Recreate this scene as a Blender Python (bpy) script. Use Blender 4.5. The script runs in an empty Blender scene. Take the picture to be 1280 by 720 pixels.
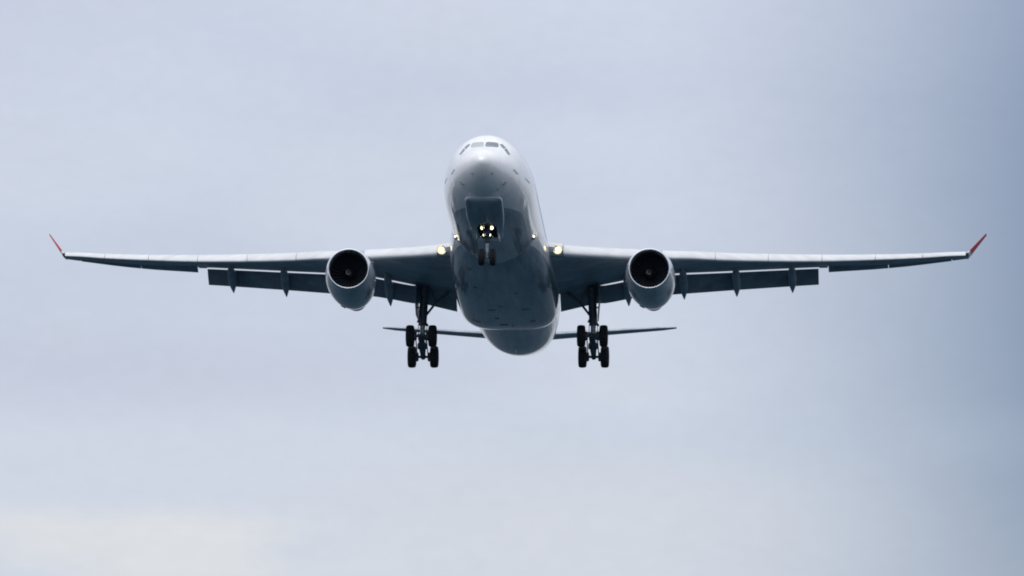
import bpy, bmesh, math, random
from mathutils import Vector, Matrix
random.seed(7)
R=math.radians
S=bpy.context.scene; COL=S.collection

# ---------------------------------------------------------------- camera (long lens, standing on the shore, looking up the approach path)
F_PX=11345.0; DIST=547.0; ELEV=R(8.9)
cam_d=bpy.data.cameras.new('camera'); cam=bpy.data.objects.new('camera',cam_d); COL.objects.link(cam)
cam_d.sensor_width=36; cam_d.lens=36*F_PX/1280; cam_d.clip_start=1; cam_d.clip_end=30000
EYE=Vector((0,0,1.7)); cam.location=EYE; cam.rotation_euler=(R(90)+ELEV,0,0)
S.camera=cam
S.render.engine='CYCLES'; S.cycles.filter_width=1.9         # the soft focus of a long lens

# ---------------------------------------------------------------- sky: Nishita behind a bright, thin overcast
SUN_EL,SUN_AZ=R(66),R(200)            # azimuth clockwise from +Y: high, behind the camera and a little left
w=bpy.data.worlds.new('World'); S.world=w; w.use_nodes=True
nt=w.node_tree; nt.nodes.clear()
def N(t,**k):
    n=nt.nodes.new(t)
    for a,b in k.items(): setattr(n,a,b)
    return n
def lk(a,b): nt.links.new(a,b)
def mth(op,a,b=None,clamp=False):
    n=N('ShaderNodeMath',operation=op); n.use_clamp=clamp
    for i,v in enumerate((a,b)):
        if v is None: continue
        if isinstance(v,(int,float)): n.inputs[i].default_value=v
        else: lk(v,n.inputs[i])
    return n.outputs[0]
def smooth(v,a,b):
    n=N('ShaderNodeMapRange',interpolation_type='SMOOTHSTEP'); lk(v,n.inputs[0]); n.inputs[1].default_value=a; n.inputs[2].default_value=b
    return n.outputs[0]
def mixc(f,a,b):
    n=N('ShaderNodeMix',data_type='RGBA')
    if isinstance(f,(int,float)): n.inputs[0].default_value=f
    else: lk(f,n.inputs[0])
    for i,v in ((6,a),(7,b)):
        if isinstance(v,tuple): n.inputs[i].default_value=v+(1,)
        else: lk(v,n.inputs[i])
    return n.outputs[2]
out=N('ShaderNodeOutputWorld')
sky=N('ShaderNodeTexSky',sky_type='NISHITA'); sky.sun_disc=False; sky.sun_elevation=SUN_EL; sky.sun_rotation=SUN_AZ; sky.altitude=20; sky.air_density=1.2; sky.dust_density=2.0
bg0=N('ShaderNodeBackground'); lk(sky.outputs[0],bg0.inputs[0]); bg0.inputs[1].default_value=0.05
tc=N('ShaderNodeTexCoord'); sep=N('ShaderNodeSeparateXYZ'); lk(tc.outputs['Generated'],sep.inputs[0])
X,Y,Z=sep.outputs
# cloud deck: brighter overhead, as a real overcast is
deck=mixc(smooth(Z,0.10,0.95),(.455,.458,.532),(1.2,1.2,1.22))
# dark band added along the horizon, below what the lens sees, dims the undersides
deck=mixc(mth('MULTIPLY',mth('SUBTRACT',1,smooth(Z,.02,.115)),.6),deck,(.10,.14,.20))
def noise(sc,det,loc=(0,0,0)):
    m=N('ShaderNodeMapping'); m.inputs['Scale'].default_value=sc; m.inputs['Location'].default_value=loc; lk(tc.outputs['Generated'],m.inputs[0])
    n=N('ShaderNodeTexNoise'); n.inputs['Scale'].default_value=1; n.inputs['Detail'].default_value=det; n.inputs['Roughness'].default_value=.45; lk(m.outputs[0],n.inputs[0]); return n.outputs[0]
# stretched grey folds and pale breaks in the cloud
n1=noise((14,14,48),2.5,(3.1,0,1.7)); n2=noise((34,34,100),3,(0.4,2,5))
deck=mixc(mth('MULTIPLY',smooth(n1,.42,.72),.55),deck,(.35,.36,.45))
deck=mixc(mth('MULTIPLY',smooth(n2,.5,.8),.30),deck,(.50,.49,.52))
# a denser blue-grey bank to the right and a pale break low on the left
def bank(az,el,ra,re,a,b,lin=False):
    du=mth('DIVIDE',mth('SUBTRACT',X,math.sin(R(az))),ra); dv=mth('DIVIDE',mth('SUBTRACT',Z,math.sin(R(el))),re)
    dist=mth('SQRT',mth('ADD',mth('MULTIPLY',du,du),mth('MULTIPLY',dv,dv)))
    front=mth('GREATER_THAN',Y,0)
    if lin:
        n=N('ShaderNodeMapRange'); lk(dist,n.inputs[0]); n.inputs[1].default_value=b; n.inputs[2].default_value=a
        return mth('MULTIPLY',mth('POWER',n.outputs[0],1.45),front)
    return mth('MULTIPLY',mth('SUBTRACT',1,smooth(dist,a,b)),front)
deck=mixc(bank(4.4,8.9,.065,.13,.27,.99,True),deck,(.092,.116,.205))
deck=mixc(mth('MULTIPLY',bank(-2.6,8.40,.075,.0085,.0,1.0),.50),deck,(.33,.325,.43))
deck=mixc(mth('MULTIPLY',bank(-3.3,9.72,.03,.006,.0,1.0),.35),deck,(.47,.47,.50))
deck=mixc(mth('MULTIPLY',bank(1.6,7.95,.05,.006,.0,1.0),.30),deck,(.345,.375,.46))
deck=mixc(mth('MULTIPLY',bank(0.3,7.4,.050,.014,.0,1.0),.65),deck,(.495,.47,.495))
deck=mixc(mth('MULTIPLY',mth('MULTIPLY',bank(-2.6,7.25,.05,.0062,.35,1.0),smooth(n2,.34,.68)),.9),deck,(.56,.525,.525))
deck=mixc(mth('MULTIPLY',bank(-4.0,11.0,.055,.030,.0,1.0),.40),deck,(.355,.345,.44))
# made-up dark bank low behind the camera, dims the underside of the nose
deck=mixc(mth('MULTIPLY',mth('MULTIPLY',smooth(mth('MULTIPLY',Y,-1.0),-.05,.35),mth('SUBTRACT',1,smooth(Z,.25,.62))),.62),deck,(.10,.17,.25))
# fine mottling of the cloud
n3=noise((420,420,700),4,(7,1,2)); mv=N('ShaderNodeMapRange'); lk(n3,mv.inputs[0]); mv.inputs[1].default_value=.25; mv.inputs[2].default_value=.75; mv.inputs[3].default_value=.978; mv.inputs[4].default_value=1.022
vm=N('ShaderNodeVectorMath',operation='SCALE'); lk(deck,vm.inputs[0]); lk(mv.outputs[0],vm.inputs['Scale']); deck=vm.outputs[0]
bg1=N('ShaderNodeBackground'); lk(deck,bg1.inputs[0]); bg1.inputs[1].default_value=1.0
add=N('ShaderNodeAddShader'); lk(bg0.outputs[0],add.inputs[0]); lk(bg1.outputs[0],add.inputs[1]); lk(add.outputs[0],out.inputs[0])

sd=bpy.data.lights.new('sun','SUN'); sd.energy=1.0; sd.angle=R(45); sd.color=(1,.96,.9)
sun=bpy.data.objects.new('sun',sd); COL.objects.link(sun); sun.location=(0,0,300)
sv=Vector((math.sin(SUN_AZ)*math.cos(SUN_EL),math.cos(SUN_AZ)*math.cos(SUN_EL),math.sin(SUN_EL)))
sun.rotation_euler=sv.to_track_quat('Z','Y').to_euler()
vs=S.view_settings; vs.view_transform='Standard'; vs.look='None'; vs.exposure=0; vs.gamma=1; vs.use_curve_mapping=False

# ---------------------------------------------------------------- materials
def mat(name,col,rough=.5,metal=0,spec=.5,noise_amt=0,nscale=(2,2,2),coat=0,emit=None,estr=0):
    m=bpy.data.materials.new(name); m.use_nodes=True; t=m.node_tree; b=t.nodes['Principled BSDF']
    b.inputs['Base Color'].default_value=col+(1,); b.inputs['Roughness'].default_value=rough; b.inputs['Metallic'].default_value=metal
    b.inputs['Specular IOR Level'].default_value=spec; b.inputs['Coat Weight'].default_value=coat
    if emit: b.inputs['Emission Color'].default_value=emit+(1,); b.inputs['Emission Strength'].default_value=estr
    if noise_amt:
        c=t.nodes.new('ShaderNodeTexCoord'); mp=t.nodes.new('ShaderNodeMapping'); mp.inputs['Scale'].default_value=nscale
        n=t.nodes.new('ShaderNodeTexNoise'); n.inputs['Scale'].default_value=1; n.inputs['Detail'].default_value=5
        t.links.new(c.outputs['Object'],mp.inputs[0]); t.links.new(mp.outputs[0],n.inputs[0])
        r=t.nodes.new('ShaderNodeValToRGB'); r.color_ramp.elements[0].position=.3; r.color_ramp.elements[1].position=.7
        r.color_ramp.elements[0].color=tuple(v*(1-noise_amt) for v in col)+(1,); r.color_ramp.elements[1].color=tuple(min(1,v*(1+noise_amt*.5)) for v in col)+(1,)
        t.links.new(n.outputs[0],r.inputs[0]); t.links.new(r.outputs[0],b.inputs['Base Color'])
        rr=t.nodes.new('ShaderNodeMapRange'); rr.inputs[3].default_value=rough*.8; rr.inputs[4].default_value=min(1,rough*1.25)
        t.links.new(n.outputs[0],rr.inputs[0]); t.links.new(rr.outputs[0],b.inputs['Roughness'])
    return m
ORG=Vector((0,30,-6.1))               # the thing's base: under the main wheels (model coordinates: X to the picture's right, Y aft, Z up)
def panels(t,col,ax,lx,ly,depth=.28,vary=.10,mort=.012):
    """multiply a colour socket by a faint pattern of skin panels (two object axes ax, panel lx by ly metres)"""
    nn=t.nodes.new
    c=nn('ShaderNodeTexCoord'); s=nn('ShaderNodeSeparateXYZ'); t.links.new(c.outputs['Object'],s.inputs[0])
    cb=nn('ShaderNodeCombineXYZ'); t.links.new(s.outputs[ax[0]],cb.inputs[0]); t.links.new(s.outputs[ax[1]],cb.inputs[1])
    br=nn('ShaderNodeTexBrick'); t.links.new(cb.outputs[0],br.inputs['Vector']); br.inputs['Scale'].default_value=1
    br.inputs['Brick Width'].default_value=lx; br.inputs['Row Height'].default_value=ly; br.inputs['Mortar Size'].default_value=mort; br.inputs['Mortar Smooth'].default_value=.3
    br.inputs['Color1'].default_value=(1,1,1,1); br.inputs['Color2'].default_value=(1-vary,1-vary,1-vary,1); br.inputs['Mortar'].default_value=(1-depth,1-depth,1-depth,1)
    m=nn('ShaderNodeMix'); m.data_type='RGBA'; m.blend_type='MULTIPLY'; m.inputs[0].default_value=1
    t.links.new(col,m.inputs[6]); t.links.new(br.outputs[0],m.inputs[7]); return m.outputs[2]
def livery():
    """white upper paint, grey belly paint below a waterline, streaked with dirt"""
    m=bpy.data.materials.new('livery_paint'); m.use_nodes=True; t=m.node_tree; b=t.nodes['Principled BSDF']
    b.inputs['Roughness'].default_value=.32; b.inputs['Specular IOR Level'].default_value=.5; b.inputs['Coat Weight'].default_value=1.0; b.inputs['Coat Roughness'].default_value=.07
    nn=t.nodes.new
    c=nn('ShaderNodeTexCoord'); s=nn('ShaderNodeSeparateXYZ'); t.links.new(c.outputs['Object'],s.inputs[0])
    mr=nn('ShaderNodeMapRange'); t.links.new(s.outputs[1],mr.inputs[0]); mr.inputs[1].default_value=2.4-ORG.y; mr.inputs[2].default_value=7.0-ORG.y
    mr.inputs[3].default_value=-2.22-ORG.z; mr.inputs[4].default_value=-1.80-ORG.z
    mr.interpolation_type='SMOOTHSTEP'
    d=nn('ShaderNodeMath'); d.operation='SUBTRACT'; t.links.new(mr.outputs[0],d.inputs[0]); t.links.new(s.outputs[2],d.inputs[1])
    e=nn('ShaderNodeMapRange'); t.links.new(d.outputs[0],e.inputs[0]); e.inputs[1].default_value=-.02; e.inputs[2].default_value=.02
    mp=nn('ShaderNodeMapping'); mp.inputs['Scale'].default_value=(2.2,.25,2.2); t.links.new(c.outputs['Object'],mp.inputs[0])
    n=nn('ShaderNodeTexNoise'); n.inputs['Scale'].default_value=1; n.inputs['Detail'].default_value=6; t.links.new(mp.outputs[0],n.inputs[0])
    def ramp(a,bb):
        r=nn('ShaderNodeValToRGB'); r.color_ramp.elements[0].position=.3; r.color_ramp.elements[1].position=.65
        r.color_ramp.elements[0].color=a+(1,); r.color_ramp.elements[1].color=bb+(1,); t.links.new(n.outputs[0],r.inputs[0]); return r.outputs[0]
    mx=nn('ShaderNodeMix'); mx.data_type='RGBA'; t.links.new(e.outputs[0],mx.inputs[0])
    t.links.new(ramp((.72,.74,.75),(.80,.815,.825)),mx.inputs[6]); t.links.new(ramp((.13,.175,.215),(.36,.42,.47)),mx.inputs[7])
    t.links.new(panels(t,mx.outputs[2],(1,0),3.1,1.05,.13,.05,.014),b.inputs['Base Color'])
    return m
M=dict(
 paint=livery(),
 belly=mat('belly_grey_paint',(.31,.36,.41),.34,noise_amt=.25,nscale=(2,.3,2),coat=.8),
 white=mat('white_paint',(.79,.80,.81),.32,noise_amt=.06,nscale=(1,.4,1),coat=.3),
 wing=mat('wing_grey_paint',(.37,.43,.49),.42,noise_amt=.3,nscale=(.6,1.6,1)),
 slat=mat('slat_bare_metal',(.66,.675,.69),.38,metal=.15,noise_amt=.12,nscale=(.8,2,2)),
 flap=mat('flap_grey_paint',(.30,.35,.40),.45,noise_amt=.25,nscale=(1.2,1.2,1)),
 red=mat('red_paint',(.50,.010,.024),.45,spec=.25),
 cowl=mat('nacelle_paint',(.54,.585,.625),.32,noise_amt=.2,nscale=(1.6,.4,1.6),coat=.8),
 lip=mat('polished_inlet_lip',(.72,.75,.79),.22,metal=.85),
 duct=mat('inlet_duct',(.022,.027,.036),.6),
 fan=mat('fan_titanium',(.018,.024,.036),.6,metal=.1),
 spin=mat('spinner_black',(.012,.014,.02),.35),
 mark=mat('spinner_mark_paint',(.10,.11,.13),.4),
 hot=mat('exhaust_metal',(.55,.57,.6),.38,metal=.3,noise_amt=.3),
 glass=mat('cockpit_glass',(.085,.13,.155),.08,spec=.8),
 paleglass=mat('cockpit_glass_pale',(.36,.40,.41),.15,spec=.6),  # paler colour for the left front pane only
 frame=mat('window_frame_paint',(.70,.71,.72),.4),
 steel=mat('gear_steel',(.10,.11,.12),.45,metal=.3,noise_amt=.4,nscale=(5,5,5)),
 gearwhite=mat('gear_grey_paint',(.78,.79,.80),.4,noise_amt=.2,nscale=(6,6,6)),
 geardark=mat('gear_dark_paint',(.10,.12,.145),.5,noise_amt=.3,nscale=(5,5,5)),
 rubber=mat('tyre_rubber',(.017,.020,.025),.8,noise_amt=.3,nscale=(9,9,9)),
 rim=mat('wheel_rim',(.20,.21,.22),.45,metal=.5),
 dark=mat('dark_opening',(.02,.022,.026),.7),
 sealant=mat('seam_sealant',(.22,.24,.26),.6),
 lamp=mat('lamp_lit_warm',(.9,.9,.85),.3,emit=(1,.92,.68),estr=1.7),
 lampw=mat('lamp_lit_white',(.9,.9,.9),.3,emit=(1,.97,.86),estr=1.4),
 plate=mat('access_plate',(.38,.39,.42),.45),
 bowl=mat('halo_bowl',(.75,.70,.58),.4,metal=.2),
 bulb=mat('landing_light_lens',(.9,.9,.85),.3,emit=(1,.90,.60),estr=2.6),
 lampn=mat('lamp_lit_gear',(.9,.9,.85),.3,emit=(1,.93,.62),estr=3.2),
 bezel=mat('lamp_housing',(.05,.05,.055),.5),
)

for k_,a_ in (('wing',(.9,1.5)),('flap',(1.6,.8)),('cowl',(1.3,.9))):
    t=M[k_].node_tree; bs=t.nodes['Principled BSDF']; t.links.new(panels(t,bs.inputs['Base Color'].links[0].from_socket,(0,1),a_[0],a_[1],.35,.14,.014),bs.inputs['Base Color'])
# --- fuselage profile: station, crown z, keel z, half width, height of the widest line
FUS=[(0,-.20,-.20,0,-.20),(.05,.01,-.42,.235,-.20),(.2,.23,-.70,.48,-.22),(.5,.48,-1.06,.80,-.26),(1.0,.77,-1.46,1.16,-.30),
(1.5,1.00,-1.75,1.44,-.31),(2.0,1.21,-1.97,1.67,-.31),(2.5,1.46,-2.15,1.87,-.33),(3.0,1.80,-2.28,2.01,-.28),(3.5,2.13,-2.39,2.15,-.23),
(4.0,2.39,-2.48,2.27,-.18),(5.0,2.68,-2.63,2.46,-.09),(6.0,2.79,-2.74,2.61,-.04),(7.0,2.82,-2.80,2.72,-.01),(8.5,2.82,-2.82,2.80,0),
(10,2.82,-2.82,2.82,0),(20,2.82,-2.82,2.82,0),(30,2.82,-2.82,2.82,0),(37,2.82,-2.82,2.82,0),(40,2.82,-2.79,2.77,.01),(42,2.82,-2.70,2.66,.04),(43,2.82,-2.56,2.59,.08),
(44,2.82,-2.38,2.51,.15),(46,2.80,-1.95,2.34,.32),(50,2.66,-1.02,1.93,.75),(54,2.38,-.08,1.50,1.12),(57,2.02,.62,.85,1.32),(58.6,1.70,1.02,.36,1.36),(58.8,1.5,1.3,.1,1.4)]
def pchip(xs,ys,x):
    n=len(xs)
    if x<=xs[0]: return ys[0]
    if x>=xs[-1]: return ys[-1]
    k=0
    while xs[k+1]<x: k+=1
    def sl(i): return (ys[i+1]-ys[i])/(xs[i+1]-xs[i])
    def dv(i):
        if i==0: return sl(0)
        if i==n-1: return sl(n-2)
        a,b=sl(i-1),sl(i)
        if a*b<=0: return 0.
        h0,h1=xs[i]-xs[i-1],xs[i+1]-xs[i]; w1,w2=2*h1+h0,h1+2*h0
        return (w1+w2)/(w1/a+w2/b)
    h=xs[k+1]-xs[k]; t=(x-xs[k])/h
    return ((1+2*t)*(1-t)**2*ys[k]+t*(1-t)**2*h*dv(k)+t*t*(3-2*t)*ys[k+1]+t*t*(t-1)*h*dv(k+1))
FY=[f[0] for f in FUS]; SQ=[math.sqrt(y) for y in FY]
def fus(Y):
    s=math.sqrt(max(Y,0))                     # rounded nose: blend on the root of the station
    return [pchip(SQ,[f[i] for f in FUS],s) for i in (1,2,3,4)]
def fus_pt(Y,th):                             # th from the crown, to +X
    t,b,w,c=fus(Y); x=w*math.sin(th); k=math.cos(th)
    return (x,Y,c+((t-c) if k>=0 else (c-b))*k)
def fus_y(X,Z):                               # station at which the skin passes (X,Z) seen from ahead
    lo,hi=0,9
    for i in range(40):
        m=(lo+hi)/2; t,b,w,c=fus(m)
        a=(t-c) if Z>=c else (c-b)
        ins=w>1e-6 and a>1e-6 and (X/w)**2+((Z-c)/a)**2<1
        if ins: hi=m
        else: lo=m
    return (lo+hi)/2
# ---------------------------------------------------------------- mesh helpers
def obj(name,bm,m,parent=None,smooth=True,angle=38,label=None):
    bmesh.ops.remove_doubles(bm,verts=bm.verts,dist=1e-5)
    bmesh.ops.recalc_face_normals(bm,faces=bm.faces)
    if parent is not None: bmesh.ops.translate(bm,verts=bm.verts,vec=-ORG)
    me=bpy.data.meshes.new(name); bm.to_mesh(me); bm.free()
    for mm in (m if isinstance(m,(list,tuple)) else [m]): me.materials.append(mm)
    if smooth:
        me.polygons.foreach_set('use_smooth',[True]*len(me.polygons)); me.set_sharp_from_angle(angle=R(angle))
    o=bpy.data.objects.new(name,me); COL.objects.link(o)
    if parent is not None: o.parent=parent
    if label: o['label']=label
    return o
def loft(bm,rings,closed=True,cap0=True,cap1=True,mi=0):
    vs=[[bm.verts.new(p) for p in r] for r in rings]
    n=len(rings[0])
    for a,b in zip(vs,vs[1:]):
        for i in range(n if closed else n-1):
            j=(i+1)%n
            try: f=bm.faces.new((a[i],a[j],b[j],b[i])); f.material_index=mi
            except ValueError: pass
    for ok,r in ((cap0,vs[0]),(cap1,vs[-1])):
        if ok and closed:
            try: f=bm.faces.new(r); f.material_index=mi
            except ValueError: pass
    return vs
def frame_of(d):
    d=Vector(d).normalized(); a=Vector((0,0,1)) if abs(d.z)<.9 else Vector((1,0,0))
    u=d.cross(a).normalized(); return u,d.cross(u).normalized()
def tube(bm,pts,rad,n=14,mi=0,sq=1):
    pts=[Vector(p) for p in pts]
    if not isinstance(rad,(list,tuple)): rad=[rad]*len(pts)
    u,v=frame_of(pts[-1]-pts[0])
    loft(bm,[[p+(u*math.cos(k*math.tau/n)+v*sq*math.sin(k*math.tau/n))*r for k in range(n)] for p,r in zip(pts,rad)],mi=mi)
def box(bm,c,size,rot=None,bev=0,mi=0):
    r=bmesh.ops.create_cube(bm,size=1); v=r['verts']
    bmesh.ops.scale(bm,verts=v,vec=size)
    if bev:
        e=list({e for x in v for e in x.link_edges})
        rr=bmesh.ops.bevel(bm,geom=e,offset=bev,segments=2,affect='EDGES'); v=list({x for f in rr['faces'] for x in f.verts}|{x for x in v if x.is_valid})
    if rot is not None: bmesh.ops.rotate(bm,verts=v,cent=(0,0,0),matrix=rot)
    bmesh.ops.translate(bm,verts=v,vec=c)
    for x in v:
        for f in x.link_faces: f.material_index=mi
def lathe(bm,prof,c,axis=(0,1,0),n=32,mi=0,caps=False):
    """prof: (along axis, radius)"""
    c=Vector(c); d=Vector(axis).normalized(); u,v=frame_of(d)
    loft(bm,[[c+d*a+(u*math.cos(k*math.tau/n)+v*math.sin(k*math.tau/n))*max(r,1e-4) for k in range(n)] for a,r in prof],cap0=caps,cap1=caps,mi=mi)
def lerp(a,b,t): return a+(b-a)*t
def interp(T,x):
    if x<=T[0][0]: return T[0][1]
    for (a,p),(b,q) in zip(T,T[1:]):
        if x<=b: return p+(q-p)*(x-a)/(b-a)
    return T[-1][1]
def smooth_interp(T,x): return pchip([t[0] for t in T],[t[1] for t in T],x)

# ---------------------------------------------------------------- an assumed sea, dark blue to tint the undersides, and the shore the photographer stands on (both below the frame)
def sheet(name,m,zf,r0,r1,n=96,k=40,sx=1):
    bm=bmesh.new(); c=bm.verts.new((0,0,zf(0)))
    prev=None
    for j in range(1,k+1):
        rr=r1*(j/k)**2.5 if k>1 else r1
        ring=[bm.verts.new((rr*math.cos(i*math.tau/n)*sx,rr*math.sin(i*math.tau/n),zf(rr))) for i in range(n)]
        for i in range(n):
            if prev is None: bm.faces.new((c,ring[i],ring[(i+1)%n]))
            else: bm.faces.new((prev[i],ring[i],ring[(i+1)%n],prev[(i+1)%n]))
        prev=ring
    o=obj(name,bm,m); o['kind']='structure'; return o
wm=mat('unseen_sea_water',(.009,.028,.045),.5,spec=.06)
t=wm.node_tree; c_=t.nodes.new('ShaderNodeTexCoord'); n_=t.nodes.new('ShaderNodeTexNoise'); n_.inputs['Scale'].default_value=.25; n_.inputs['Detail'].default_value=6
bp=t.nodes.new('ShaderNodeBump'); bp.inputs['Strength'].default_value=.5; bp.inputs['Distance'].default_value=1.2
t.links.new(c_.outputs['Object'],n_.inputs[0]); t.links.new(n_.outputs[0],bp.inputs['Height']); t.links.new(bp.outputs[0],t.nodes['Principled BSDF'].inputs['Normal'])
sheet('unseen_water',wm,lambda r:-.6,0,16000)
sheet('ground',mat('shingle_shore',(.16,.145,.12),.9,noise_amt=.4,nscale=(.8,.8,.8)),lambda r:-1.1*(r/60)**2,0,60,k=12,sx=3)

# ---------------------------------------------------------------- the airliner
air=bpy.data.objects.new('airplane',None); COL.objects.link(air); air.empty_display_size=3
air['label']='white twin-engine wide-body airliner with grey belly, red winglets and landing gear down'; air['category']='airplane'
# attitude: as seen from the eye point, then carried into the world
al,be,ro=R(13.0),R(3.2),R(0.7)
r0=Vector((math.cos(be),math.sin(be),0)); h0=Vector((-math.sin(be),math.cos(be),0))
d0=h0*math.cos(al)+Vector((0,0,math.sin(al))); u0=-h0*math.sin(al)+Vector((0,0,math.cos(al)))
r1=r0*math.cos(ro)+u0*math.sin(ro); u1=u0*math.cos(ro)-r0*math.sin(ro)
Bl=Matrix((r1,u1,-d0)).transposed()                                   # view axes in airliner coordinates
Cl=-DIST*(r1*((602.4-640)/F_PX)+u1*((360-198)/F_PX)+d0)                 # eye point in airliner coordinates
Rw=cam.rotation_euler.to_matrix() @ Bl.transposed()
air.matrix_world=Matrix.Translation(EYE-Rw@(Cl-ORG)) @ Rw.to_4x4()

# ---- fuselage
bm=bmesh.new()
ys=[0,.004,.015,.035,.06,.1,.15,.2,.28,.37,.48,.6,.75,.9]+[1+.15*i for i in range(40)]+[7+.5*i for i in range(7)]+[12,15,20,26,32,37]+[38+.4*i for i in range(52)]+[58.8]
NR=96
loft(bm,[[fus_pt(y,i*math.tau/NR) for i in range(NR)] for y in ys[1:]],cap0=True)
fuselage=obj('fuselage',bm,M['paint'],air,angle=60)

def patch(poly,name,m,parent,off=.006,nu=8,nv=6,thick=0,label=None):
    """quad given from ahead as (X,Z) corners, laid onto the nose skin"""
    bm=bmesh.new(); g=[]
    for i in range(nu+1):
        row=[]
        for j in range(nv+1):
            u,v=i/nu,j/nv
            # slightly rounded corners
            a=[lerp(lerp(poly[0][k],poly[1][k],v),lerp(poly[3][k],poly[2][k],v),u) for k in (0,1)]
            y=fus_y(*a); p=Vector((a[0],y,a[1]))
            e=.01; n=Vector(((fus_y(a[0]+e,a[1])-fus_y(a[0]-e,a[1]))/(2*e),-1,(fus_y(a[0],a[1]+e)-fus_y(a[0],a[1]-e))/(2*e))).normalized()
            row.append(bm.verts.new(p+n*off))
        g.append(row)
    cut={(0,0),(nu-1,0),(0,nv-1),(nu-1,nv-1)} if nu>4 else set()
    for i in range(nu):
        for j in range(nv):
            q=[g[i][j],g[i+1][j],g[i+1][j+1],g[i][j+1]]
            if (i,j) in cut:
                drop={(0,0):0,(nu-1,0):1,(nu-1,nv-1):2,(0,nv-1):3}[(i,j)]; q.pop(drop)
            bm.faces.new(q)
    return obj(name,bm,m,parent,label=label)
FRONT=[(.05,1.255),(.06,1.745),(.80,1.745),(.85,1.31)]
SIDE1=[(.875,1.62),(1.03,1.70),(1.275,1.43),(1.145,1.265)]
SIDE2=[(1.17,1.225),(1.30,1.395),(1.56,.93),(1.43,.87)]
for s in (1,-1):
    for q,nm in ((FRONT,'front'),(SIDE1,'a'),(SIDE2,'b')):
        p=[(s*x,z) for x,z in q]; cx=sum(x for x,z in p)/4; cz=sum(z for x,z in p)/4
        big=[(cx+(x-cx)*1.0+.022*(1 if x>cx else -1),cz+(z-cz)+.022*(1 if z>cz else -1)) for x,z in p]
        patch(big,'window_frame',M['frame'],fuselage,.004)
        patch(p,'cockpit_window',M['paleglass' if (nm=='front' and s<0) else 'glass'],fuselage,.009,label='pale pane' if (nm=='front' and s<0) else None)
    # plates and probes on the cheeks of the nose
    patch([(s*1.74,-.16),(s*1.84,-.06),(s*2.06,-.21),(s*1.95,-.33)],'static_port_plate',M['plate'],fuselage,.006,nu=3,nv=3)
    patch([(s*2.36,-.17),(s*2.36,-.085),(s*2.60,-.085),(s*2.60,-.17)],'cheek_strip',M['plate'],fuselage,.006,nu=6,nv=2)  # plain grey strip in place of unreadable lettering
    for (x,z,l) in ((1.22,-1.18,.17),(1.33,-1.05,.12),(.59,-.755,.06)):
        y=fus_y(s*x,z); bm=bmesh.new()
        tube(bm,[(s*x,y+.03,z),(s*(x+.05),y-.02,z-.05),(s*(x+.06),y-.02-l,z-.06)],[.055,.035,.02],8)
        obj('pitot_probe',bm,M['sealant'],fuselage)
bm=bmesh.new(); box(bm,(.86,fus_y(.86,-1.52)+.01,-1.52),(.10,.03,.06),bev=.01); obj('sensor',bm,M['bezel'],fuselage)
# antennas under the belly and on the crown
for y,z,up in ((10.6,-2.82,-1),(39.6,-2.80,-1),(11.5,2.82,1)):
    bm=bmesh.new()
    for_r=[[(a*k,y+b*k2+.12*t_,z+up*.32*t_) for (a,b) in ((.0,-.22),(.025,-.05),(.0,.22),(-.025,-.05)) for k,k2 in ((1-.4*t_,1-.45*t_),)] for t_ in (-.15,1)]
    loft(bm,for_r); obj('blade_antenna',bm,M['belly'],fuselage)
for s in (1,-1):     # wing inspection lights just ahead of the wing root
    y=14.2; z=-1.47; x=math.sqrt(2.82**2-z*z)*s
    n=Vector((x,0,z)).normalized(); c=Vector((x,y,z))
    bm=bmesh.new(); lathe(bm,[(-.02,.20),(.03,.18),(.05,.14),(-.05,.12)],c+Vector((0,.05,0)),axis=Vector((n.x,-.6,n.z*.4)),n=18,caps=True); hs=obj('light_housing',bm,M['bezel'],fuselage)
    bm=bmesh.new(); lathe(bm,[(.05,.085),(.08,.07),(.10,.03),(.105,.0)],c+Vector((0,.0,0)),axis=Vector((n.x*.7,-.8,n.z*.3)),n=16,caps=True); obj('inspection_light',bm,M['lampw'],fuselage)

# ---- bulged fairing under the nose that houses the nose gear
BL=[(1.92,-1.90,-1.97,.80),(1.96,-1.87,-2.04,.98),(2.04,-1.84,-2.12,1.07),(2.2,-1.83,-2.20,1.11),(2.5,-1.83,-2.29,1.125),(3,-1.86,-2.43,1.13),(4,-1.95,-2.67,1.14),(5,-2.1,-2.83,1.10),(6,-2.2,-2.91,1.04),(7,-2.25,-2.93,.98),(8,-2.3,-2.90,.92),(9,-2.35,-2.84,.84),(9.8,-2.4,-2.78,.70)]
def bl_ring(y):
    top,bot,hw=[pchip([b[0] for b in BL],[b[k] for b in BL],y) for k in (1,2,3)]
    zc=(top+bot)/2-.02; a=(top-bot)/2; pts=[]
    for i in range(48):
        th=i*math.tau/48; c,s=math.cos(th),math.sin(th)
        e=2/5.0
        pts.append((hw*math.copysign(abs(s)**e,s),y,zc+a*math.copysign(abs(c)**e,c)))
    return pts
bm=bmesh.new(); yy=[1.92,1.935,1.96,2.0,2.04,2.1,2.2,2.33,2.5]+[2.75+.25*i for i in range(8)]+[4.7+.06*i for i in range(25)]+[6.25+.25*i for i in range(15)]
loft(bm,[bl_ring(y) for y in yy])
BAY=(4.9,8.4,.50)
kill=[f for f in bm.faces if BAY[0]<f.calc_center_median().y<BAY[1] and abs(f.calc_center_median().x)<(BAY[2]+.08)*min(1,math.sqrt(max(0,(f.calc_center_median().y-4.88)/.75))) and f.calc_center_median().z<-2.6]
bmesh.ops.delete(bm,geom=kill,context='FACES')
blister=obj('nose_fairing',bm,M['belly'],air,angle=50)
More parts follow.
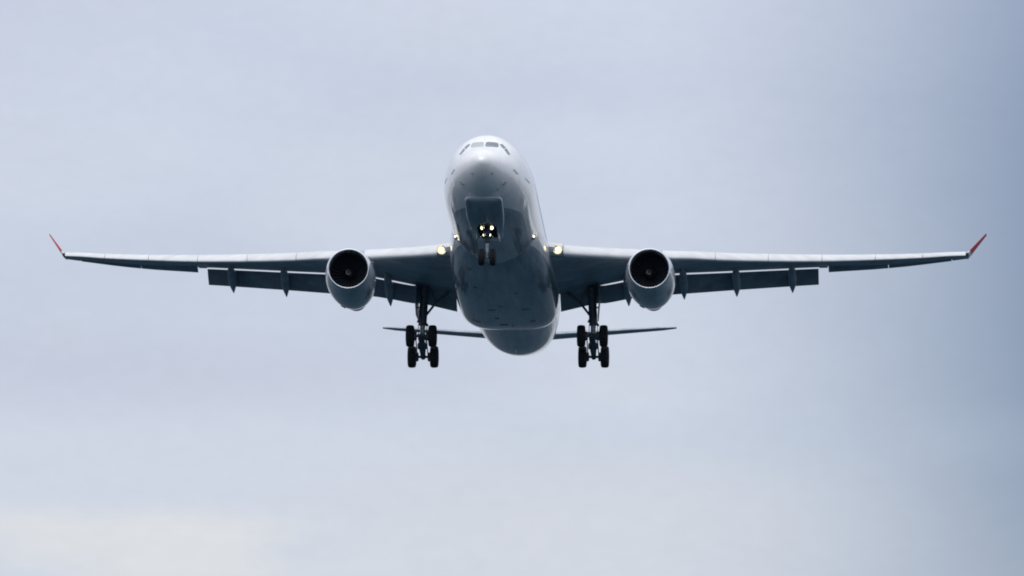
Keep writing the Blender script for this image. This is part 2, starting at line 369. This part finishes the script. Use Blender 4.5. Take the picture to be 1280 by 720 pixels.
# inside of the open gear bay
bm=bmesh.new(); bot=lambda y:pchip([q[0] for q in BL],[q[2] for q in BL],y)
loft(bm,[[(-.58,y,bot(y)+.01),(-.52,y,fus(y)[1]-.02),(.52,y,fus(y)[1]-.02),(.58,y,bot(y)+.01)] for y in (4.95,5.4,6,6.6,7.2,7.8,8.35)],closed=False)
for y in (4.95,8.35): bm.faces.new([bm.verts.new(q) for q in ((-.58,y,bot(y)+.01),(-.52,y,fus(y)[1]-.02),(.52,y,fus(y)[1]-.02),(.58,y,bot(y)+.01))])
for x,y0,y1 in ((-.42,5.1,8.1),(.40,5.1,8.1),(-.2,6.9,8.2),(.25,7.0,8.2)): tube(bm,[(x,y0,fus(y0)[1]-.07),(x,y1,fus(y1)[1]-.08)],.025,6)
for y in (5.4,6.2,7.0,7.8): box(bm,(0,y,fus(y)[1]-.06),(1.02,.05,.07))
obj('gear_bay',bm,M['dark'],blister,smooth=False)

# ---- wing-to-body fairing
BF=[(14.6,-2.60,2.40,-.6),(15.4,-2.78,2.66,-.7),(16.2,-2.885,2.80,-.75),(17.5,-2.98,2.95,-.8),(19,-3.05,3.06,-.8),(21,-3.16,3.17,-.8),(24,-3.28,3.25,-.8),(28,-3.38,3.27,-.75),(30,-3.39,3.26,-.7),(31,-3.37,3.24,-.7),(32,-3.29,3.20,-.7),(33,-3.14,3.12,-.66),(34,-2.92,3.0,-.6),(35,-2.62,2.84,-.5),(36,-2.40,2.7,-.4)]
def bf(y): return [pchip([b[0] for b in BF],[b[k] for b in BF],y) for k in (1,2,3)]
def bf_ring(y,n=72):
    bot,hw,zc=bf(y); t_=min(1,max(0,(y-15)/9))*min(1,max(0,(36-y)/2.5)); e=2/lerp(2.0,3.6,t_)
    pts=[]
    for i in range(n):
        th=i*math.tau/n; c,s=math.cos(th),math.sin(th)
        up=c>0
        pts.append((hw*math.copysign(abs(s)**(e if not up else 1),s),y,zc+((.9) if up else (zc-bot))*math.copysign(abs(c)**(e if not up else 1),c)))
    return pts
def bf_z(x,y):
    bot,hw,zc=bf(y); t_=min(1,max(0,(y-15)/9))*min(1,max(0,(36-y)/2.5)); p=lerp(2.0,3.6,t_)
    return zc-(zc-bot)*max(0,1-abs(x/hw)**p)**(1/p)
bm=bmesh.new(); loft(bm,[bf_ring(14.6+.3*i) for i in range(72)]); fairing=obj('belly_fairing',bm,M['paint'],air,angle=60)
for x,y,lx,ly in ((-.85,26.4,.42,.30),(1.33,26.3,.42,.28),(-.62,28.6,.26,.25),(-2.0,29.9,.5,.3),(-.25,30.4,.5,.3),(.3,30.7,.12,.2),(-.2,25.5,.2,.2),(-1.75,17.6,.2,.35),(1.6,29.6,.3,.2),(-1.55,21.2,.3,.25),(.9,22.3,.25,.2)):
    bm=bmesh.new()
    c=Vector((x,y,bf_z(x,y)))
    # small flush scoop: a raised lip with a dark mouth
    loft(bm,[[(x+sx*lx/2,y+dy,bf_z(x+sx*lx/2,y+dy)+dz) for sx,dz in ((-1,.05),(1,.05),(1,-h),(-1,-h))] for dy,h in ((-ly/2,.012),(0,.03),(ly/2,.012))])
    obj('air_vent',bm,M['sealant'],fairing,smooth=False)

# ---- wings
def LEy(x): return 19.5+.633*(x-2.82)
def TEy(x): return 31.0 if x<9.5 else 31.0+.39*(x-9.5)
ZLE=[(2.0,-.91),(2.8,-.88),(4,-.83),(8,-.46),(10.5,-.19),(12,.01),(13.3,.13),(16.6,.54),(19.9,1.01),(23.3,1.58),(26.3,2.12),(28.1,2.48),(29.2,2.66)]
ZTE=[(2.0,-1.85),(3.4,-1.50),(4.7,-1.18),(5.9,-.87),(7.3,-.54),(8.5,-.27),(10.5,.06),(11.8,.24),(14.3,.60),(17.5,1.06),(19.5,1.34),(23.7,1.80),(28.1,2.62),(29.2,2.86)]
TC=[(2,.115),(6,.108),(9.5,.106),(20,.103),(29.2,.10)]
SF=[.002,.008,.02,.04,.07,.11,.16,.22,.3,.4,.5,.6,.7,.8,.86,.9,.95,1.0]
def thick(t,x): return 5*t*(.2969*math.sqrt(x)-.126*x-.3516*x*x+.2843*x**3-.1036*x**4)
def up_z(t,x): return thick(t,x)*1.0+.012*math.sin(math.pi*x)
def lo_z(t,x): return -thick(t,x)*(1-.25*max(0,x-.45)/.55)+.012*math.sin(math.pi*x)+.022*max(0,(x-.55))/.45*(1-x)*2
def wing_pt(x,f,z):          # chord fraction f and section height z (both in chords) at span x
    yl,yt=LEy(x),TEy(x); zl,zt=smooth_interp(ZLE,x),smooth_interp(ZTE,x); c=yt-yl
    return Vector((x,yl+c*f,zl+(zt-zl)*f+z*c))
SLC=[(2.8,.07),(9.5,.105),(20,.17),(29.2,.20)]                        # slat depth in chords
def nose_back(x,f,z):        # the fixed nose that the slat uncovers: set back and blunter
    sc=interp(SLC,x)
    if f>=sc: return wing_pt(x,f,z)
    return wing_pt(x,.45*sc+.55*f,z*(.45+.55*f/sc) if f>0 else -.004)
def wing_ring(x,fmax,s):
    t=interp(TC,x); fs=[f for f in SF if f<fmax-.012]+[fmax]
    while len(fs)<len(SF): fs.insert(-1,lerp(fs[-2],fs[-1],.5))
    p=[nose_back(x,f,up_z(t,f)) for f in reversed(fs)]+[nose_back(x,0,0)]+[nose_back(x,f,lo_z(t,f)) for f in fs]
    return [(s*q.x,q.y,q.z) for q in p]
def slat_rings(xa,xb,s,n=8):
    out=[]
    for i in range(n+1):
        x=lerp(xa,xb,i/n); t=interp(TC,x); c=TEy(x)-LEy(x)
        sc=interp(SLC,x)
        U=[(f*sc,up_z(t,f*sc)) for f in (1,.75,.5,.32,.18,.09,.03,.008)]+[(0,0)]+[(f*sc,lo_z(t,f*sc)) for f in (.01,.04,.1,.2,.34,.42)]
        inn=[(.46*sc,lo_z(t,.42*sc)+.012),(.36*sc,.2*up_z(t,.3*sc)),(.5*sc,.62*up_z(t,.5*sc)),(.75*sc,.82*up_z(t,.75*sc))]
        pv=(sc,up_z(t,sc)); a=R(22); pts=[]
        for f,z in U+inn:
            df,dz=f-pv[0],z-pv[1]
            pts.append((pv[0]+df*math.cos(a)-dz*math.sin(a)+-.06*sc, pv[1]+df*math.sin(a)+dz*math.cos(a)+.02*sc))
        out.append([(s*q.x,q.y,q.z) for q in (wing_pt(x,f,z) for f,z in pts)])
    return out
def foil_ring(p,chord,t,ang,x,s,n=9):
    """small flap section from its nose p=(y,z), rotated trailing edge down"""
    fs=[(i/n)**1.6 for i in range(n+1)]
    sec=[(f,thick(t,f)*1.1) for f in reversed(fs)]+[(f,-thick(t,f)*.75) for f in fs[1:]]
    ca,sa=math.cos(ang),math.sin(ang)
    return [(s*x,p[0]+chord*(f*ca+z*sa),p[1]+chord*(-f*sa+z*ca)) for f,z in sec]
SHF=.905
wing_objs=[]
for s in (1,-1):
    bm=bmesh.new()
    st=[(2.0,SHF),(2.8,SHF),(3.3,SHF),(4.5,SHF),(6,SHF),(7.5,SHF),(9,SHF),(9.5,SHF),(10,SHF)]+[(11+i,SHF) for i in range(9)]+[(19.62,SHF),(19.64,.985),(20.16,.985),(20.18,.79)]+[(21+i,.79) for i in range(7)]+[(28.08,.79),(28.1,1.0),(28.7,1.0),(29.15,1.0)]
    loft(bm,[wing_ring(x,f,s) for x,f in st])
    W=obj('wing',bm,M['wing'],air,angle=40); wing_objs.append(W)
    # leading-edge slats, drooped
    for xa,xb in ((3.95,8.72),(9.98,13.23),(13.26,16.51),(16.54,19.86),(19.89,23.21),(23.24,26.21),(26.24,28.95)):
        bm=bmesh.new(); loft(bm,slat_rings(xa,xb,s)); obj('slat',bm,M['slat'],W,angle=35)
    # fixed leading edge at the root with its landing light
    bm=bmesh.new()
    loft(bm,[[(s*q.x,q.y,q.z) for q in [wing_pt(x,f*1.0-.012,up_z(interp(TC,x),f)+.003) for f in (.14,.1,.06,.03,.01)]+[wing_pt(x,-.016,0)]+[wing_pt(x,f-.012,lo_z(interp(TC,x),f)-.003) for f in (.008,.02,.035,.05)]] for x in (2.6,3.0,3.4,3.9)])
    obj('root_leading_edge',bm,M['slat'],W)
    # flaps
    GAPD=.088
    FL=[((3.30,1.60),(5.0,1.55),(7.4,1.55),(8.95,1.62)),((9.25,1.68),(10.5,1.70),(14,1.55),(19.58,1.40))]
    for seg in FL:
        bm=bmesh.new(); rg=[]
        xs=[lerp(seg[0][0],seg[-1][0],i/10) for i in range(11)]
        for x in xs:
            q=wing_pt(x,SHF,lo_z(interp(TC,x),SHF)); rg.append(foil_ring((q.y+.02,q.z-interp([(5.7,-.05),(6.2,GAPD)],x)),interp(seg,x),.15,R(34),x,s))
        loft(bm,rg); obj('flap',bm,M['flap'],W,angle=50)
    # ailerons, a little drooped
    for xa,xb in ((20.22,24.0),(24.04,28.05)):
        bm=bmesh.new(); rg=[]
        for i in range(5):
            x=lerp(xa,xb,i/4); t=interp(TC,x); c=TEy(x)-LEy(x); q=wing_pt(x,.795,(up_z(t,.795)+lo_z(t,.795))/2)
            e=wing_pt(x,1,0); a=math.atan2(q.z-e.z,e.y-q.y)+R(interp([(20.2,17),(24,7),(28,2)],x))
            rg.append(foil_ring((q.y,q.z),c*.21,.30 if c<4 else .26,a,x,s))
        loft(bm,rg); obj('aileron',bm,M['flap'],W,angle=50)
    # flap track fairings
    for x,yt,zt in ((7.59,31.95,-1.84),(11.09,32.55,-1.27),(14.4,33.8,-.80),(17.92,35.2,-.22)):
        q0=wing_pt(x,.55,lo_z(interp(TC,x),.55)); q1=wing_pt(x,SHF,lo_z(interp(TC,x),SHF))
        A=Vector((x,q0.y,q0.z-.02)); Bp=Vector((x,q1.y-.35,q1.z-.30)); Cc=Vector((x,lerp(q1.y,yt,.45),lerp(q1.z-.15,zt,.55))); T=Vector((x,yt,zt))
        rings=[]
        for i in range(25):
            u=i/24; p=(1-u)**3*A+3*(1-u)**2*u*Bp+3*(1-u)*u*u*Cc+u**3*T
            wd=.285*max(.02,math.sin(math.pi*min(1,u*.98+.02))**.55)*(1 if u<.6 else (1-.55*((u-.6)/.4)**1.5))
            hd=wd*1.15
            rings.append([(s*(p.x+wd*math.sin(k*math.tau/16)),p.y,p.z+hd*math.cos(k*math.tau/16)) for k in range(16)])
        bm=bmesh.new(); loft(bm,rings); obj('flap_track_fairing',bm,M['wing'],W)
    # winglet: dark foot, red canted blade
    def blade(a,b,n=6):
        rg=[]
        for i in range(n+1):
            u=i/n; yl=lerp(a[1],b[1],u); z=lerp(a[2],b[2],u); x=lerp(a[0],b[0],u); c=lerp(a[3],b[3],u); t=lerp(a[4],b[4],u)
            nx,nz=.85,-.53
            sec=[(f,thick(t,f)) for f in (1,.8,.6,.4,.25,.12,.04,.01)]+[(0,0)]+[(f,-thick(t,f)) for f in (.01,.04,.12,.25,.4,.6,.8)]
            rg.append([(s*(x+nx*zz*c),yl+f*c,z+nz*zz*c+.05*f*c) for f,zz in sec])
        return rg
    bm=bmesh.new(); loft(bm,blade((29.08,36.15,2.66,2.50,.09),(29.22,36.40,2.86,2.35,.07),3)); obj('winglet_root',bm,M['slat'],W)
    bm=bmesh.new(); loft(bm,blade((29.225,36.405,2.865,2.34,.07),(30.26,38.6,4.50,.95,.07))); obj('winglet',bm,M['red'],W)
    # landing light in the wing root; its warm bowl is added to suggest a halo
    p=wing_pt(3.62,-.014,-.012); p.x*=s
    ax=Vector((0,-1,-.2))
    bm=bmesh.new(); lathe(bm,[(-.2,.29),(.0,.305),(.07,.295),(.075,.28),(.02,.24),(-.03,.18),(-.05,.0)],p,axis=ax,n=28); obj('halo_reflector',bm,M['bowl'],W)
    bm=bmesh.new(); lathe(bm,[(-.04,.12),(.02,.145),(.06,.135),(.10,.08),(.11,.0)],p,axis=ax,n=24,caps=True); obj('landing_light',bm,M['bulb'],W)
    # navigation light on the tip
    # ---- engine
    tilt=R(1.6)
    ec=Vector((s*9.38,19.0,-2.37)); ex=Vector((0,math.cos(tilt),-math.sin(tilt)*1.9)).normalized()
    def eng(prof,nn=56,caps=False):
        b_=bmesh.new(); lathe(b_,prof,ec,axis=ex,n=nn,caps=caps); return b_
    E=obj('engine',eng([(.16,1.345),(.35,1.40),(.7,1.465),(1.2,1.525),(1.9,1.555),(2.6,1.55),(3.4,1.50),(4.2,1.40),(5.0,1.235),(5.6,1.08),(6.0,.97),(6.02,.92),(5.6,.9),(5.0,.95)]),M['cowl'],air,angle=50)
    obj('inlet_lip',eng([(.45,1.165),(.25,1.17),(.10,1.195),(.03,1.225),(0,1.255),(.02,1.29),(.08,1.32),(.158,1.3445)]),M['lip'],E,angle=80)
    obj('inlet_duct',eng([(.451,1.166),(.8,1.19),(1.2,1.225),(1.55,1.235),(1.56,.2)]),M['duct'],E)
    b_=bmesh.new(); u_,v_=frame_of(ex)
    for k in range(26):
        a=k*math.tau/26; rg=[]
        for i in range(7):
            rr=lerp(.30,1.22,i/6); tw=lerp(R(25),R(62),i/6); ch=lerp(.16,.30,i/6)
            rad=u_*math.cos(a+.10*(i/6)**2)+v_*math.sin(a+.10*(i/6)**2); tan=ex.cross(rad)
            c=ec+ex*(1.38)+rad*rr; dv=(ex*math.cos(tw)+tan*math.sin(tw))*ch/2; nn=(ex*-math.sin(tw)+tan*math.cos(tw))*.012
            rg.append([c-dv,c+nn,c+dv,c-nn])
        loft(b_,rg)
    obj('fan',b_,M['fan'],E,angle=30)
    sp=obj('spinner',eng([(.72,.0),(.735,.04),(.80,.11),(.95,.22),(1.15,.31),(1.3,.34),(1.45,.33)],32,True),M['spin'],E)
    b_=bmesh.new(); rg=[]
    for i in range(15):      # white spiral
        a=lerp(.4,4.6,i/14); f=lerp(.79,.93,i/14); rr=interp([(.72,0),(.735,.04),(.80,.11),(.95,.22)],f)+.012; w_=.022*math.sin(math.pi*(i+.6)/15.2)
        c=lambda a_,r_: ec+ex*(f-.012)+(u_*math.cos(a_)+v_*math.sin(a_))*r_
        rg.append([c(a,rr-w_),c(a,rr+w_),c(a,rr+w_)+ex*.012,c(a,rr-w_)+ex*.012])
    loft(b_,rg); obj('spinner_mark',b_,M['mark'],sp)
    obj('exhaust_nozzle',eng([(5.7,.89),(6.1,.87),(6.6,.80),(7.1,.72),(7.5,.63),(7.52,.59),(7.2,.60),(6.4,.58)]),M['hot'],E)
    obj('exhaust_plug',eng([(6.4,.45),(7.2,.40),(7.9,.24),(8.3,.05)],24,True),M['hot'],E)
    # pylon
    rg=[]
    for y,zt,zb,hw in ((20.6,-.98,-1.3,.04),(21.2,-.80,-1.3,.16),(22.4,-.60,-1.3,.22),(23.9,-.42,-1.4,.24),(25.5,-.7,-1.9,.24),(27.5,-.8,-1.6,.2),(29,-.72,-.9,.06)):
        rg.append([(s*9.38+x,y,z) for x,z in ((-hw*.6,zt),(hw*.6,zt),(hw,(zt+zb)/2),(hw*.8,zb),(-hw*.8,zb),(-hw,(zt+zb)/2))])
    b_=bmesh.new(); loft(b_,rg); obj('pylon',b_,M['cowl'],E,angle=50)
    # cowl details: vent, drains, strake, seams
    def on_cowl(f,ang,sz,h,name,m):
        rr=interp([(.35,1.40),(.7,1.465),(1.2,1.525),(1.9,1.555),(2.6,1.55),(3.4,1.50),(4.2,1.40),(5.0,1.25),(5.7,1.10),(6.3,.965),(6.8,.86)],f)
        b2=bmesh.new(); rg2=[]
        rfun=lambda q:interp([(.35,1.40),(.7,1.465),(1.2,1.525),(1.9,1.555),(2.6,1.55),(3.4,1.50),(4.2,1.40),(5.0,1.25),(5.7,1.10),(6.3,.965),(6.8,.86)],q)
        for q in (f,f+sz[0]/2,f+sz[0]):
            ring=[]
            for k in range(7):
                a=ang+(k/6-.5)*sz[1]/rr; dirv=Vector((math.sin(a),0,-math.cos(a))); ring.append(ec+ex*q+dirv*(rfun(q)+h))
            for k in reversed(range(7)):
                a=ang+(k/6-.5)*sz[1]/rr; dirv=Vector((math.sin(a),0,-math.cos(a))); ring.append(ec+ex*q+dirv*(rfun(q)-.06))
            rg2.append(ring)
        loft(b2,rg2); obj(name,b2,m,E,smooth=False)
    on_cowl(1.0,R(50),(1.3,.32),.006,'cowl_vent',M['sealant'])
    on_cowl(4.3,R(-28),(.5,.28),.02,'drain_mast',M['bezel'])
    b2=bmesh.new()
    a=R(128)*(-s); dv=Vector((math.sin(a),0,-math.cos(a)))
    loft(b2,[[ec+ex*f+dv*(1.47+h)+Vector((dv.z,0,-dv.x))*k for h,k in ((0,-.02),(hh,-.008),(hh,.008),(0,.02))] for f,hh in ((1.7,.06),(2.3,.30),(3.1,.33),(3.15,.06))]); obj('cowl_strake',b2,M['cowl'],E,smooth=False)

    # ---- main landing gear
    gx=s*5.42
    bm=bmesh.new()
    top=Vector((s*5.30,29.75,-1.1)); kn=Vector((gx,29.97,-3.45)); ax=Vector((gx,30.0,-4.86))
    tube(bm,[top,lerp(top,kn,.25),lerp(top,kn,.26),kn],[.30,.29,.25,.235],18)
    lathe(bm,[(-.09,.20),(-.08,.25),(.08,.25),(.09,.20)],kn,axis=(kn-top),n=18,caps=True)
    tube(bm,[kn,ax],[.165,.155],16,mi=1)
    # torque links behind the piston
    for sx in (-.12,.12):
        tube(bm,[kn+Vector((sx,.18,-.05)),kn+Vector((sx*.4,.62,-.62))],[.05,.04],8)
        tube(bm,[ax+Vector((sx,.2,.18)),kn+Vector((sx*.4,.62,-.62))],[.05,.04],8)
    # hydraulic lines and small actuators
    for dx,dy in ((.22,-.12),(-.2,-.14),(.1,-.24),(-.07,-.25)):
        tube(bm,[top+Vector((dx*1.2,dy,-.2)),kn+Vector((dx*1.15,dy,.1)),kn+Vector((dx*1.3,dy*1.3,-.35)),ax+Vector((dx,dy*1.1,.1))],.024,6)
    tube(bm,[kn+Vector((.24,-.02,.05)),kn+Vector((.34,-.02,-.12))],.07,8); tube(bm,[kn+Vector((-.24,-.02,.3)),kn+Vector((-.32,-.02,.12))],.06,8)
    G=obj('main_gear',bm,[M['geardark'],M['gearwhite']],air)
    f_ax=Vector((gx,29.0,-4.43)); r_ax=Vector((gx,31.0,-5.335)); bd=(r_ax-f_ax).normalized()
    bm=bmesh.new()
    tube(bm,[f_ax-bd*.12,f_ax+bd*.25,ax+Vector((0,0,-.02)),r_ax-bd*.25,r_ax+bd*.12],[.15,.17,.24,.17,.15],14)
    for c in (f_ax,r_ax): tube(bm,[c-Vector((.72,0,0)),c+Vector((.72,0,0))],.085,12)
    lathe(bm,[(-.30,.16),(-.28,.2),(.28,.2),(.30,.16)],ax,axis=(1,0,0),n=14,caps=True)
    for sx in (-1,1):       # brake rods
        tube(bm,[f_ax+Vector((sx*.34,.05,-.30)),r_ax+Vector((sx*.34,-.05,-.22))],.035,8)
        tube(bm,[ax+Vector((sx*.2,-.3,.35)),f_ax+Vector((sx*.2,.1,.16))],.05,8)
    obj('bogie_beam',bm,M['geardark'],G)
    for c in (f_ax,r_ax):
        for sx in (-1,1):
            wc=c+Vector((sx*.71,0,0)); bm=bmesh.new()
            lathe(bm,[(-.20,.36),(-.245,.42),(-.262,.50),(-.25,.60),(-.20,.665),(-.12,.692),(-.115,.684),(-.085,.684),(-.08,.697),(-.01,.70),(-.005,.69),(.025,.69),(.03,.70),(.08,.697),(.085,.684),(.115,.684),(.12,.692),(.20,.665),(.25,.60),(.262,.50),(.245,.42),(.20,.36)],wc,axis=(1,0,0),n=40,mi=0)
            lathe(bm,[(-.20,.361),(-.17,.34),(-.12,.20),(-.13,.10),(-.13,0)],wc,axis=(1,0,0),n=28,mi=1)
            lathe(bm,[(.20,.361),(.17,.34),(.12,.20),(.13,.10),(.13,0)],wc,axis=(1,0,0),n=28,mi=1)
            lathe(bm,[(-.0,.30),(.26,.29),(.30,.24),(.31,.12)],wc+Vector((-sx*.12,0,0)),axis=(-sx,0,0),n=18,mi=2,caps=True)   # brake pack
            obj('wheel',bm,[M['rubber'],M['rim'],M['geardark']],G)
    bm=bmesh.new()          # folding side brace, inboard
    tube(bm,[lerp(top,kn,.78)+Vector((-s*.15,0,0)),Vector((s*4.55,29.8,-2.05))],[.075,.075],10); tube(bm,[Vector((s*4.58,29.8,-2.08)),Vector((s*3.75,29.55,-1.45))],[.09,.09],10)
    tube(bm,[Vector((s*4.9,29.8,-1.3)),Vector((s*4.55,29.8,-2.05))],.04,8)
    obj('side_brace',bm,M['geardark'],G)
    bm=bmesh.new()          # leg door carried on the outboard side
    rg=[]
    for y,dx in ((29.0,.02),(29.5,.0),(30.3,-.02),(30.9,-.06)):
        rg.append([(s*(5.74+dx+o_),y,z) for o_,z in ((0,-.75),(.07,-.75),(.12,-2.0),(.04,-3.05),(-.03,-3.05),(.05,-2.0))])
    loft(bm,rg)
    tube(bm,[Vector((s*5.35,29.8,-2.4)),Vector((s*5.78,29.8,-2.4))],.05,8); tube(bm,[Vector((s*5.37,29.8,-1.7)),Vector((s*5.8,29.8,-1.7))],.05,8)
    obj('gear_door',bm,M['flap'],G,angle=30)
    bm=bmesh.new()          # dark mouth of the wheel well under the wing
    loft(bm,[[(s*x,y,wing_pt(x,(y-LEy(x))/(TEy(x)-LEy(x)),lo_z(interp(TC,x),(y-LEy(x))/(TEy(x)-LEy(x)))).z-.015+dz) for x in (4.9,5.7) for dz in ((0,.2) if x<5 else (.2,0))] for y in (28.6,29.2,29.7)])
    obj('gear_bay',bm,M['flap'],G,smooth=False)

    # ---- tailplane, trimmed nose-down
    bm=bmesh.new(); rg=[]
    for i in range(11):
        u=i/10; x=lerp(1.2,9.74,u); yl=lerp(49.6,54.9,u); c=lerp(5.5,2.2,u); zl=lerp(.30,2.02,u)+.0
        if u>.9: c*=.9 if i<10 else .55
        if i==10: yl+=.45; zl+=.08
        t=lerp(.085,.095,u); a=R(9.5)
        sec=[(f,thick(t,f)) for f in (1,.85,.7,.5,.35,.2,.1,.04,.01)]+[(0,0)]+[(f,-thick(t,f)) for f in (.01,.04,.1,.2,.35,.5,.7,.85)]
        rg.append([(s*x,yl+c*(f*math.cos(a)-z*math.sin(a)),zl+c*(f*math.sin(a)+z*math.cos(a))) for f,z in sec])
    loft(bm,rg); HS=obj('tailplane',bm,M['tail'] if 'tail' in M else M['wing'],air,angle=40)
# ---- fin (behind the fuselage from here)
bm=bmesh.new(); rg=[]
for u in (0,.25,.5,.75,1):
    z=lerp(2.2,11.9,u); yl=lerp(45.8,54.6,u); c=lerp(10.2,3.4,u)*.72; t=.09
    sec=[(f,thick(t,f)/.72) for f in (1,.8,.6,.4,.25,.12,.04,.01)]+[(0,0)]+[(f,-thick(t,f)/.72) for f in (.01,.04,.12,.25,.4,.6,.8)]
    rg.append([(zz*c*.7,yl+f*c,z) for f,zz in sec])
loft(bm,rg); fin=obj('fin',bm,M['white'],air)
bm=bmesh.new(); rg=[]
for u in (0,.5,1):
    z=lerp(3.0,11.9-.02,u); yl=lerp(46.5,54.6,u)+lerp(9.7,3.4,u)*.73; c=lerp(9.7,3.4,u)*.27
    rg.append([(x*lerp(1,.5,u),yl+f*c,z) for f,x in ((0,.13),(1,.015),(1,-.015),(0,-.13))])
loft(bm,rg); obj('rudder',bm,M['red'],fin)

# ---- nose landing gear
bm=bmesh.new()
nt_=Vector((0,6.35,-2.5)); nk=Vector((0,6.55,-3.72)); na=Vector((0,6.7,-4.54))
tube(bm,[nt_,nk],[.15,.135],16,mi=0); tube(bm,[nk,lerp(nk,na,.15),lerp(nk,na,.16),na+Vector((0,0,-.04))],[.135,.125,.085,.08],14,mi=1)
tube(bm,[na-Vector((.40,0,0)),na+Vector((.40,0,0))],.065,12,mi=0)
box(bm,(0,6.15,-3.30),(.44,.10,.12),bev=.02,mi=0); box(bm,(0,6.17,-2.86),(.70,.10,.10),bev=.02,mi=0)
box(bm,(0,6.40,-3.58),(.36,.22,.16),bev=.03,mi=0)          # steering collar
tube(bm,[Vector((-.30,6.45,-3.4)),Vector((.30,6.45,-3.4))],.05,10,mi=0)
for sx in (-1,1):
    tube(bm,[nk+Vector((sx*.08,-.1,.1)),Vector((sx*.28,4.95,-2.6))],.045,8,mi=0)     # drag struts
    tube(bm,[nk+Vector((sx*.06,.1,-.05)),Vector((sx*.05,7.1,-4.05))],.035,8,mi=0); tube(bm,[na+Vector((sx*.06,.05,.08)),Vector((sx*.05,7.1,-4.05))],.035,8,mi=0)
    tube(bm,[Vector((sx*.2,6.3,-2.6)),Vector((sx*.16,6.32,-3.3)),nk+Vector((sx*.10,-.06,-.3))],.018,6,mi=0)
NG=obj('nose_gear',bm,[M['geardark'],M['gearwhite']],air)
for sx in (-1,1):
    wc=na+Vector((sx*.355,0,0)); bm=bmesh.new()
    lathe(bm,[(-.14,.27),(-.18,.33),(-.192,.39),(-.18,.46),(-.135,.505),(-.07,.522),(-.065,.514),(-.045,.514),(-.04,.524),(.04,.524),(.045,.514),(.065,.514),(.07,.522),(.135,.505),(.18,.46),(.192,.39),(.18,.33),(.14,.27)],wc,axis=(1,0,0),n=36,mi=0)
    for q in (-1,1): lathe(bm,[(q*.14,.271),(q*.11,.24),(q*.07,.12),(q*.08,0)],wc,axis=(1,0,0),n=24,mi=1)
    obj('wheel',bm,[M['rubber'],M['rim']],NG)
    bm=bmesh.new()
    rg=[[(sx*(.62+o_+k),y,z) for o_,z in ((0,-2.72),(.04,-2.72),(.075,-3.30),(.035,-3.30))] for y,k in ((6.9,0),(7.3,.01),(8.2,.0))]
    loft(bm,rg); obj('gear_door',bm,M['gearwhite'],NG,smooth=False)
for nm,x,z,r_,m_ in (('taxi_light',-.28,-2.86,.108,'lampn'),('taxi_light',.285,-2.86,.108,'lampn'),('turnoff_light',-.165,-3.30,.078,'lampn'),('turnoff_light',.17,-3.30,.078,'lampn')):
    bm=bmesh.new(); c=Vector((x,6.08,z)); lathe(bm,[(-.12,r_*.5),(-.06,r_*1.15),(.03,r_*1.2),(.035,r_)],c,axis=(0,-1,-.12),n=20,mi=0,caps=True)
    lathe(bm,[(.036,r_),(.05,r_*.7),(.055,0)],c,axis=(0,-1,-.12),n=20,mi=1); obj(nm,bm,[M['bezel'],M[m_]],NG)
for sx in (-1,1):
    bm=bmesh.new(); lathe(bm,[(0,.03),(.03,.045),(.06,.03),(.065,0)],(sx*.36,6.1,-3.42),axis=(0,-1,-.1),n=12,caps=True); obj('marker_light',bm,M['gearwhite'],NG)
